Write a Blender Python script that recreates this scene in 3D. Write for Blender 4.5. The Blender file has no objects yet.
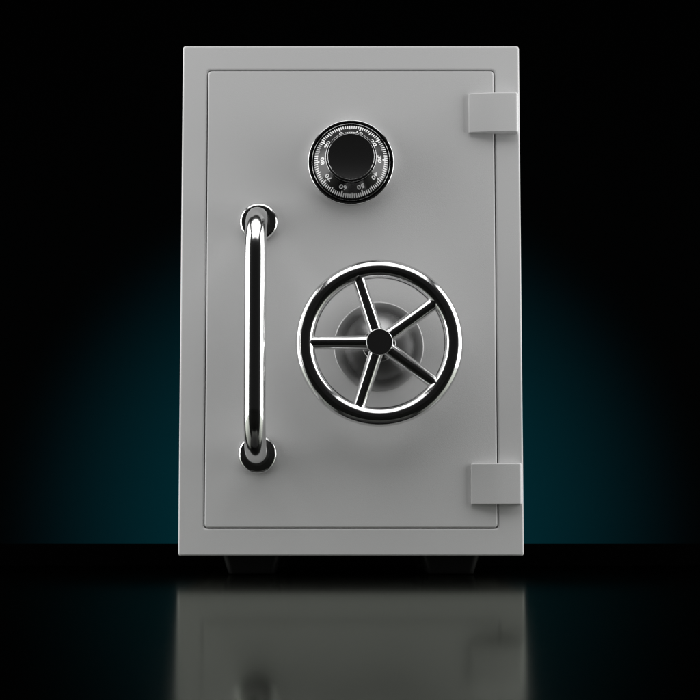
import bpy, math, random
from mathutils import Vector
sc = bpy.context.scene
C = sc.collection
R = math.radians
mm = 0.001

# ------------------------------------------------------------------ materials
def mat(name, col, rough=.4, metal=0.0, bump=0.0, bscale=900, spec=.5, coat=0.0, aniso=None, rvar=0.0):
    m = bpy.data.materials.new(name); m.use_nodes = True
    nt = m.node_tree; b = nt.nodes['Principled BSDF']
    b.inputs['Base Color'].default_value = (*col, 1)
    b.inputs['Roughness'].default_value = rough
    b.inputs['Metallic'].default_value = metal
    b.inputs['Specular IOR Level'].default_value = spec
    b.inputs['Coat Weight'].default_value = coat
    tc = nt.nodes.new('ShaderNodeTexCoord')
    if bump:
        n = nt.nodes.new('ShaderNodeTexNoise'); n.inputs['Scale'].default_value = bscale
        n.inputs['Detail'].default_value = 3
        nt.links.new(tc.outputs['Object'], n.inputs['Vector'])
        bp = nt.nodes.new('ShaderNodeBump'); bp.inputs['Strength'].default_value = bump
        bp.inputs['Distance'].default_value = .0004
        nt.links.new(n.outputs['Fac'], bp.inputs['Height']); nt.links.new(bp.outputs['Normal'], b.inputs['Normal'])
    if rvar:
        n2 = nt.nodes.new('ShaderNodeTexNoise'); n2.inputs['Scale'].default_value = 30
        n2.inputs['Detail'].default_value = 5
        nt.links.new(tc.outputs['Object'], n2.inputs['Vector'])
        mr = nt.nodes.new('ShaderNodeMapRange')
        mr.inputs['To Min'].default_value = rough - rvar; mr.inputs['To Max'].default_value = rough + rvar
        nt.links.new(n2.outputs['Fac'], mr.inputs['Value']); nt.links.new(mr.outputs['Result'], b.inputs['Roughness'])
    return m

PAINT = mat('grey_powder_paint', (.60, .60, .60), .55, 0, bump=.35, bscale=1100, spec=.35, rvar=.03)
CHROME = mat('polished_chrome', (.72, .72, .72), .14, 1)
SATIN = mat('satin_steel', (.54, .54, .54), .31, 1, bump=.10, bscale=700)
# polished towards the hub, bead-blasted towards the edge of the disc
_t = SATIN.node_tree; _tc = _t.nodes.new('ShaderNodeTexCoord'); _m = _t.nodes.new('ShaderNodeVectorMath'); _m.operation = 'MULTIPLY'
_m.inputs[1].default_value = (1, 0, 1); _l = _t.nodes.new('ShaderNodeVectorMath'); _l.operation = 'LENGTH'
_r = _t.nodes.new('ShaderNodeMapRange'); _r.interpolation_type = 'SMOOTHSTEP'
for _k, _v in zip(('From Min', 'From Max', 'To Min', 'To Max'), (.045, .062, .27, .54)): _r.inputs[_k].default_value = _v
_t.links.new(_tc.outputs['Object'], _m.inputs[0]); _t.links.new(_m.outputs[0], _l.inputs[0])
_t.links.new(_l.outputs['Value'], _r.inputs['Value']); _t.links.new(_r.outputs['Result'], _t.nodes['Principled BSDF'].inputs['Roughness'])
KNOB = mat('black_plastic', (.0085, .0085, .0085), .8, 0, bump=.1, bscale=1500, spec=.05)
DIALB = mat('black_dial_enamel', (.004, .004, .004), .18, 0, spec=.38)
WHITE = mat('white_dial_paint', (.88, .88, .88), .4)
RUBBER = mat('black_rubber', (.0025, .0025, .0025), .5, 0, bump=.1, bscale=800, spec=.15)

FLOOR = bpy.data.materials.new('black_gloss_floor'); FLOOR.use_nodes = True
nt = FLOOR.node_tree; nt.nodes.remove(nt.nodes['Principled BSDF'])
g = nt.nodes.new('ShaderNodeBsdfAnisotropic')       # finely streaked black acrylic: smoother along Y than across
g.inputs['Roughness'].default_value = .10; g.inputs['Anisotropy'].default_value = -.56
tg = nt.nodes.new('ShaderNodeCombineXYZ'); tg.inputs[0].default_value = 1
nt.links.new(tg.outputs[0], g.inputs['Tangent'])
lw = nt.nodes.new('ShaderNodeLayerWeight'); lw.inputs['Blend'].default_value = .5
pw = nt.nodes.new('ShaderNodeMath'); pw.operation = 'POWER'; pw.inputs[1].default_value = 1.6
nt.links.new(lw.outputs['Facing'], pw.inputs[0])
mx = nt.nodes.new('ShaderNodeMix'); mx.data_type = 'RGBA'
mx.inputs[6].default_value = (.01, .01, .01, 1); mx.inputs[7].default_value = (.285, .300, .268, 1)
nt.links.new(pw.outputs[0], mx.inputs[0]); nt.links.new(mx.outputs[2], g.inputs['Color'])
nt.links.new(g.outputs[0], nt.nodes['Material Output'].inputs['Surface'])
EDGE = mat('matt_black_blocker', (.0005, .0005, .0005), 1.0, 0, spec=0.0)  # for the added lip that blocks the glow's reflection
WALL = mat('black_backdrop_cloth', (.009, .009, .009), 1.0, 0, spec=0.0)

# ------------------------------------------------------------------ helpers
def link(name, verts, faces, m, parent, origin=(0, 0, 0), angle=32, wn=False):
    """verts in world metres; origin = where the object's own origin goes (world)."""
    ox, oy, oz = origin
    me = bpy.data.meshes.new(name)
    me.from_pydata([(x-ox, y-oy, z-oz) for x, y, z in verts], [], faces)
    me.validate(); me.update()
    import bmesh
    bm = bmesh.new(); bm.from_mesh(me)
    bmesh.ops.recalc_face_normals(bm, faces=bm.faces[:]); bm.to_mesh(me); bm.free()
    me.polygons.foreach_set('use_smooth', [True]*len(me.polygons))
    me.set_sharp_from_angle(angle=R(angle))
    me.materials.append(m)
    o = bpy.data.objects.new(name, me); C.objects.link(o)
    place(o, origin, parent)
    if wn:
        w = o.modifiers.new('wn', 'WEIGHTED_NORMAL'); w.keep_sharp = True; w.weight = 100
    return o
WORLD = {}
def place(o, origin, parent):
    WORLD[o.name] = Vector(origin)
    o.parent = parent
    o.location = Vector(origin) - (WORLD[parent.name] if parent else Vector((0, 0, 0)))

def rrect(cx, cz, hw, hz, r, y, n=6):
    pts = []
    r = max(r, 1e-5)
    for k, (sx, sz) in enumerate([(1, 1), (-1, 1), (-1, -1), (1, -1)]):
        for i in range(n+1):
            a = R(90*k) + R(90)*i/n
            pts.append((cx+sx*(hw-r)+r*math.cos(a), y, cz+sz*(hz-r)+r*math.sin(a)))
    return pts
def loft(loops, cap0=True, cap1=True, closed=False):
    v = []; f = []; n = len(loops[0])
    for l in loops: v += l
    L = len(loops)
    for j in range(L-1 if not closed else L):
        a = j*n; b = ((j+1) % L)*n
        for i in range(n):
            k = (i+1) % n
            f.append((a+i, a+k, b+k, b+i))
    if cap0: f.append(tuple(range(n-1, -1, -1)))
    if cap1: f.append(tuple((L-1)*n+i for i in range(n)))
    return v, f
def lathe(cx, cz, prof, n=128, rfun=None):
    """prof: list of (radius, out) in mm; axis points at the viewer (-Y)."""
    loops = []
    for j, (r, o) in enumerate(prof):
        l = []
        for i in range(n):
            a = 2*math.pi*i/n
            rr = rfun(j, i, r) if rfun else r
            l.append((cx+rr*mm*math.cos(a), -o*mm, cz+rr*mm*math.sin(a)))
        loops.append(l)
    return loft(loops)
def arcpts(cr, co, rad, a0, a1, n=5):
    return [(cr+rad*math.cos(R(a0+(a1-a0)*i/n)), co+rad*math.sin(R(a0+(a1-a0)*i/n))) for i in range(n+1)]
def sweep(path, rads, n=48, cap=True):
    """tube along a list of points (rotation minimising frame)."""
    loops = []; N = None
    P = [Vector(p) for p in path]
    for i, p in enumerate(P):
        t = (P[min(i+1, len(P)-1)] - P[max(i-1, 0)]).normalized()
        if N is None:
            N = t.orthogonal().normalized()
        N = (N - t*N.dot(t)).normalized(); B = t.cross(N)
        r = rads[i] if isinstance(rads, list) else rads
        loops.append([tuple(p + (N*math.cos(2*math.pi*k/n)+B*math.sin(2*math.pi*k/n))*r) for k in range(n)])
    return loft(loops, cap, cap)

# ------------------------------------------------------------------ the safe
W2, Z0, Z1, DEP = .225, .022, .7005, .46
safe = bpy.data.objects.new('safe', None); C.objects.link(safe)
safe.location = (0, DEP/2, 0); WORLD['safe'] = Vector((0, DEP/2, 0))
safe['label'] = 'closed light grey steel safe with chrome bar handle, spoked handwheel and black combination dial'
safe['category'] = 'safe'
cz = (Z0+Z1)/2; hz = (Z1-Z0)/2
cb = .0026
loops = [rrect(0, cz, W2-cb, hz-cb, .003, DEP)]
for i in range(5):                                   # rear edge rounding
    a = R(90)*i/4
    loops.append(rrect(0, cz, W2-cb+cb*math.sin(a), hz-cb+cb*math.sin(a), .0035, DEP-cb+cb*math.cos(a)))
for i in range(6):                                   # front edge rounding
    a = R(90)*i/5
    loops.append(rrect(0, cz, W2-cb+cb*math.cos(a), hz-cb+cb*math.cos(a), .0035, cb-cb*math.sin(a)))
DW, DZ0, DZ1 = .1920, .0573, .6672                   # door opening
dcz = (DZ0+DZ1)/2; dhz = (DZ1-DZ0)/2
ob = .0025
for i in range(5):                                   # rounded lip of the opening
    a = R(90)*i/4
    loops.append(rrect(0, dcz, DW+ob*(1-math.sin(a)), dhz+ob*(1-math.sin(a)), .0052, ob*(1-math.cos(a))))
loops.append(rrect(0, dcz, DW, dhz, .0045, .030))
v, f = loft(loops)
link('cabinet', v, f, PAINT, safe, (0, DEP/2, Z0), wn=True)

gap = .0011
dw, dh = DW-gap, dhz-gap
loops = [rrect(0, dcz, dw, dh, .0045, .029)]
db = .0022
for i in range(6):
    a = R(90)*i/5
    loops.append(rrect(0, dcz, dw-db+db*math.cos(a), dh-db+db*math.cos(a), .0045, db-db*math.sin(a)-.0008))
v, f = loft(loops)
door = link('door', v, f, PAINT, safe, (0, .014, dcz), wn=True)

def hinge(zc):
    # plan profile (x, out): thin leaf on the door, thicker leaf on the cabinet
    prof = [(.1568, .0050), (.1600, .0063), (.170, .0085), (.181, .0108), (.190, .0120), (.200, .0125), (.2140, .0125),
            (.2222, .0118)]
    x0, x1 = prof[0][0], prof[-1][0]
    hh = .0268; b = .0016
    # loft horizontal slices from below to above with rounded rims
    loops = []
    def slice_(z, ins):
        pts = []
        n = len(prof)
        # front run, left to right, corner radii handled by a few extra points
        pts.append((x0+ins, -.0002 + 0, z))
        pts.append((x0+ins, -(prof[0][1]-.0012-ins*.5), z))
        pts.append((x0+ins+.0003, -(prof[0][1]-.0002-ins), z))
        for x, o in prof[1:-1]:
            pts.append((x, -(o-ins), z))
        cr = .0036
        for i in range(6):
            a = R(90 - 82*i/5)
            pts.append((x1-cr-ins+cr*math.cos(a), -(.0125-cr-ins+cr*math.sin(a)), z))
        pts.append((x1-ins, -.0002, z))
        pts.append((x1-ins, .0005, z)); pts.append((x0+ins, .0005, z))
        return pts
    for i in range(5):
        a = R(90)*i/4
        loops.append(slice_(zc-hh+b*(1-math.cos(a)), b*(1-math.sin(a))))
    for i in range(5):
        a = R(90)*(4-i)/4
        loops.append(slice_(zc+hh-b*(1-math.cos(a)), b*(1-math.sin(a))))
    v, f = loft(loops)
    o = link('hinge', v, f, PAINT, safe, (.19, 0, zc), angle=40, wn=True)
    return o
h1 = hinge(.6075); h1['label'] = 'upper grey hinge block on the right edge'
h2 = hinge(.1152); h2['label'] = 'lower grey hinge block on the right edge'

def foot(x, y):
    loops = []
    for h_, z, rr in [(29.0, -1.8, 8), (30.8, -.4, 9), (37.6, 20.5, 11), (37.6, 22.2, 11)]:
        loops.append([(p[0], p[2], z*mm) for p in rrect(x, y, h_*mm, h_*mm, rr*mm, 0, 8)])
    v, f = loft(loops)
    link('foot', v, f, RUBBER, safe, (x, y, 0), angle=25)
for fx in (-.1303, .1303):
    for fy in (.047, DEP-.05): foot(fx, fy)

# ------------------------------------------------------------------ combination dial
DX, DZc = 0.0, .5402
prof = [(50, 0), (56.6, 0), (57.0, 8.5)] + arcpts(55.6, 10.3, 1.4, 0, 90, 5) + \
       [(54.3, 11.7)] + [(53.9, 10.6), (51.9, 10.6)] + arcpts(51.2, 11.2, .6, 0, 180, 5) + [(50.5, 9.0), (50, 9.0)]
BEZ = mat('black_chrome_bezel', (.10, .10, .10), .14, 1)
v, f = lathe(DX, DZc, [(10, 0)] + prof[1:] + [(10, 9)], 160)
dial = link('combination_dial', v, f, CHROME, safe, (DX, 0, DZc), angle=40)
dial.data.materials.append(BEZ)
for p in dial.data.polygons:                     # flat top of the ring is blackened, its outer rim bright
    c = p.center; rr = math.hypot(c.x, c.z)/mm
    if (rr < 50.3 or 52.0 < rr < 54.7) and abs(c.y) < .0125: p.material_index = 1
ra, oa, rb_, ob_ = 48.6, 12.4, 32.2, 29.5        # cone of the dial ring
slope = math.hypot(ra-rb_, ob_-oa)
prof = [(20, 9.1), (50.2, 9.1), (50.2, 10.6)] + [(49.4, 11.6), (ra, oa), (rb_, ob_), (31.0, 29.5), (20, 29.5)]
v, f = lathe(DX, DZc, prof, 160)
ring = link('number_ring', v, f, DIALB, dial, (DX, 0, DZc), angle=15)
nr, no = (ob_-oa)/slope, (ra-rb_)/slope          # outward normal of the cone (radial, out)
OFF = -20.0
def cone(ang, s, lift):
    """ang clockwise from the top in degrees, s = mm inwards along the slope."""
    r = ra - s*(ra-rb_)/slope + lift*nr
    o = oa + s*(ob_-oa)/slope + lift*no
    a = R(90-ang)
    return (DX+r*mm*math.cos(a), -o*mm, DZc+r*mm*math.sin(a))
V = []; F = []
for k in range(100):
    th = OFF+3.6*k
    L = 9.8 if k % 10 == 0 else 8.2 if k % 5 == 0 else 6.6
    w = (.68 if k % 10 else .90)
    for (s0, s1) in ((.4, .4+L),):
        b = len(V)
        for s in (s0, s1):
            r = ra - s*(ra-rb_)/slope
            da = math.degrees(w/r)
            for sg in (-1, 1):
                V.append(cone(th+sg*da, s, .12))
        F.append((b, b+1, b+3, b+2))
link('graduation_marks', V, F, WHITE, ring, (DX, 0, DZc))
V = []; F = []
for k in range(10):
    cu = bpy.data.curves.new('t', 'FONT'); cu.body = str(k*10); cu.size = 9.8; cu.align_x = 'CENTER'
    cu.offset = .22; cu.space_character = 1.06
    to = bpy.data.objects.new('t', cu); C.objects.link(to)
    bpy.context.view_layer.update()
    me = bpy.data.meshes.new_from_object(to.evaluated_get(bpy.context.evaluated_depsgraph_get()))
    b = len(V)
    for q in me.vertices:
        s = 19.2 - q.co.y                      # tops of the digits point outwards
        r = ra - s*(ra-rb_)/slope
        V.append(cone(OFF+36*k+math.degrees(q.co.x/37.0), s, .14))
    for p in me.polygons: F.append(tuple(b+i for i in p.vertices))
    bpy.data.objects.remove(to); bpy.data.meshes.remove(me); bpy.data.curves.remove(cu)
link('numerals', V, F, WHITE, ring, (DX, 0, DZc))
# knob with a knurled, chamfered rim
kp = [(10, 29.0), (30.6, 29.0), (31.6, 30), (32.4, 42.6), (33.0, 43.6), (33.0, 44.4), (30.6, 47.2), (30.0, 47.8), (29.6, 48.0), (29.2, 48.0), (28.6, 48.0), (10, 48.0)]
def kn(j, i, r):
    return r - (.75 if (j in (2, 3, 4, 5) and i % 4 >= 2) else 0)
v, f = lathe(DX, DZc, kp, 288, kn)
knob = link('knob', v, f, KNOB, dial, (DX, 0, DZc), angle=20, wn=True)
RIM = mat('bright_edge_metal', (.62, .62, .62), .16, 1)
v, f = lathe(DX, DZc, [(29.7, 47.0), (30.5, 47.3), (30.55, 47.7), (30.3, 48.05), (30.0, 48.15), (29.7, 48.05)], 160)
link('knob_edge_ring', v, f, RIM, knob, (DX, 0, DZc), angle=50)
v, f = lathe(DX, DZc, [(32.8, 43.6), (33.2, 43.7), (33.3, 44.0), (33.2, 44.3), (32.8, 44.5)], 160)
link('knob_skirt_ring', v, f, RIM, knob, (DX, 0, DZc), angle=50)

# ------------------------------------------------------------------ handwheel
WX, WZ = .0366, .2958
RC, RT, WO = 95.8*mm, 12.3*mm, 47.5*mm
loops = []
for i in range(192):
    a = 2*math.pi*i/192
    loops.append([(WX+(RC+RT*math.cos(b))*math.cos(a), -WO-RT*math.sin(b), WZ+(RC+RT*math.cos(b))*math.sin(a))
                  for b in [2*math.pi*k/48 for k in range(48)]])
v, f = loft(loops, False, False, closed=True)
wheel = link('handwheel', v, f, CHROME, safe, (WX, -WO, WZ), angle=60)
for k in range(5):
    a = R(180+72*k)
    d_ = Vector((math.cos(a), 0, math.sin(a)))
    c0 = Vector((WX, -WO-.002, WZ)); r0, r1 = .010, RC-.0065
    path = []; rd = []
    steps = [(0, 9.3), (.25, 9.2), (.5, 9.0), (.75, 8.8), (.93, 8.7), (.955, 8.9), (.975, 9.5), (1.0, 10.8)]
    for t, rr in steps:
        q = c0 + d_*(r0+(r1-r0)*t); q.y += .002*t
        path.append(tuple(q)); rd.append(rr*mm)
    v, f = sweep(path, rd)
    link('spoke', v, f, CHROME, wheel, (WX, -WO, WZ), angle=40)
# hub
prof = [(8, 17), (17.5, 17), (17.5, 52)] + [(17.5, 54.5)] + arcpts(15.9, 58.6, 1.5, 0, 90, 5) + [(8, 60.1)]
prof = [(8, 14), (21.6, 14), (21.9, 14.6), (21.9, 20.4), (21.2, 21.2), (17.2, 21.4), (17.2, 50)] + \
       arcpts(17.4, 52.0, .8, -90, 90, 5)[0:0] + [(17.2, 58.0)] + arcpts(15.9, 58.6, 1.3, 0, 90, 5) + [(8, 59.9)]
v, f = lathe(WX, WZ, prof, 96)
link('hub', v, f, CHROME, wheel, (WX, -.06, WZ), angle=35, wn=True)
# domed base plate
prof = [(10, 0), (58.6, 0), (59.2, .8), (59.0, 1.8), (58.2, 2.3)]
hgt = 2.3; rprev = 58.2
for i in range(1, 31):
    r = 58.2 - (58.2-20.5)*i/30
    t = min(1, (58.2-r)/20.0); t = t*t*(3-2*t)
    hgt += (rprev-r)*math.tan(R(1.5+18.5*t)); rprev = r
    prof.append((r, hgt))
prof.append((10, hgt))
v, f = lathe(WX, WZ, prof, 128)
link('base_plate', v, f, SATIN, wheel, (WX, 0, WZ), angle=40)

# ------------------------------------------------------------------ bar handle
HX, HZT, HZB = -.1220, .4612, .1542
TR, HO, BR = .0140, .085, .055
path = []
def arc3(z, y, a0, a1, sz):
    n = 14
    for i in range(n+1):
        a = R(a0+(a1-a0)*i/n)
        yield (HX, y-BR*math.sin(a), z+sz*BR*math.cos(a)*1)
path.append((HX, .0, HZT)); path.append((HX, -.02, HZT)); path.append((HX, -(HO-BR)+.004, HZT))
for i in range(15):
    a = R(90)*i/14
    path.append((HX, -(HO-BR)-BR*math.sin(a), HZT-BR+BR*math.cos(a)))
for i in range(1, 24):
    path.append((HX, -HO, HZT-BR-(HZT-HZB-2*BR)*i/24))
for i in range(15):
    a = R(90)*i/14
    path.append((HX, -(HO-BR)-BR*math.cos(a), HZB+BR-BR*math.sin(a)))
path.append((HX, -(HO-BR)+.004, HZB)); path.append((HX, -.02, HZB)); path.append((HX, .0, HZB))
v, f = sweep(path, TR, 64)
grip = link('pull_handle', v, f, CHROME, safe, (HX, 0, (HZT+HZB)/2), angle=60)
for z in (HZT, HZB):
    prof = [(10, 0), (25.2, 0), (25.7, .7), (25.7, 2.6)] + arcpts(20.2, 3.0, 5.5, 0, 90, 10) + \
           [(17.0, 8.7), (15.2, 8.9), (14.6, 8.0), (10, 8.0)]
    v, f = lathe(HX, z, prof, 96)
    link('rosette', v, f, CHROME, grip, (HX, 0, z), angle=40)

# ------------------------------------------------------------------ setting
WY = 5.45
def sheet(name, pts, m):
    me = bpy.data.meshes.new(name); me.from_pydata(pts, [], [tuple(range(len(pts)))]); me.materials.append(m)
    o = bpy.data.objects.new(name, me); C.objects.link(o); o['kind'] = 'structure'; return o
sheet('floor', [(-6, -5, -.0018), (6, -5, -.0018), (6, WY, -.0018), (-6, WY, -.0018)], FLOOR)
sheet('backdrop', [(-6, WY+.002, -.01), (6, WY+.002, -.01), (6, WY+.002, 6), (-6, WY+.002, 6)], WALL)

# low black lip added behind the safe to block the backdrop glow's reflection
v, f = loft([rrect(0, (-.004+.0333)/2, 4.0, (.0333+.004)/2, .001, y) for y in (.60, .63)])
lip = link('reflection_blocker_lip', v, f, EDGE, None, (0, .6, 0)); lip['kind'] = 'structure'
# ------------------------------------------------------------------ lights
def area(name, loc, target, sx, sy, power, col=(1, 1, 1)):
    l = bpy.data.lights.new(name, 'AREA'); l.shape = 'RECTANGLE'; l.size = sx; l.size_y = sy; l.energy = power; l.color = col
    o = bpy.data.objects.new(name, l); C.objects.link(o); o.location = loc
    o.rotation_euler = (Vector(target)-Vector(loc)).to_track_quat('-Z', 'Y').to_euler()
    return o
area('softbox_left', (-1.3, -.14, .84), (0, -.14, .84), 1.10, 1.64, 27.5)
area('softbox_right', (1.3, -.14, .84), (0, -.14, .84), 1.10, 1.64, 27.5)
area('softbox_top', (0, -1.10, 2.30), (0, -1.0, 0), 2.8, 2.1, 37)
s = bpy.data.lights.new('teal_spot', 'SPOT'); s.energy = 940; s.color = (0, .74, 1.0)
s.spot_size = R(64); s.spot_blend = 1.0; s.shadow_soft_size = .05
so = bpy.data.objects.new('teal_spot', s); C.objects.link(so); so.location = (0, WY-2.6, .12)
so.rotation_euler = (R(89), 0, 0)

w = bpy.data.worlds.new('World'); sc.world = w; w.use_nodes = True
w.node_tree.nodes['Background'].inputs['Color'].default_value = (1, 1, 1, 1)
w.node_tree.nodes['Background'].inputs['Strength'].default_value = .009

# ------------------------------------------------------------------ camera
cd = bpy.data.cameras.new('camera'); cam = bpy.data.objects.new('camera', cd); C.objects.link(cam); sc.camera = cam
cam.location = (-.0013, -2.3302, .0535); cam.rotation_euler = (R(90+5.826), 0, 0)
cd.sensor_width = 36; cd.lens = 1780/700*36; cd.clip_start = .05; cd.clip_end = 60
vs = sc.view_settings; vs.view_transform = 'Standard'; vs.look = 'None'; vs.exposure = 0; vs.gamma = 1
sc.cycles.max_bounces = 10; sc.cycles.glossy_bounces = 8
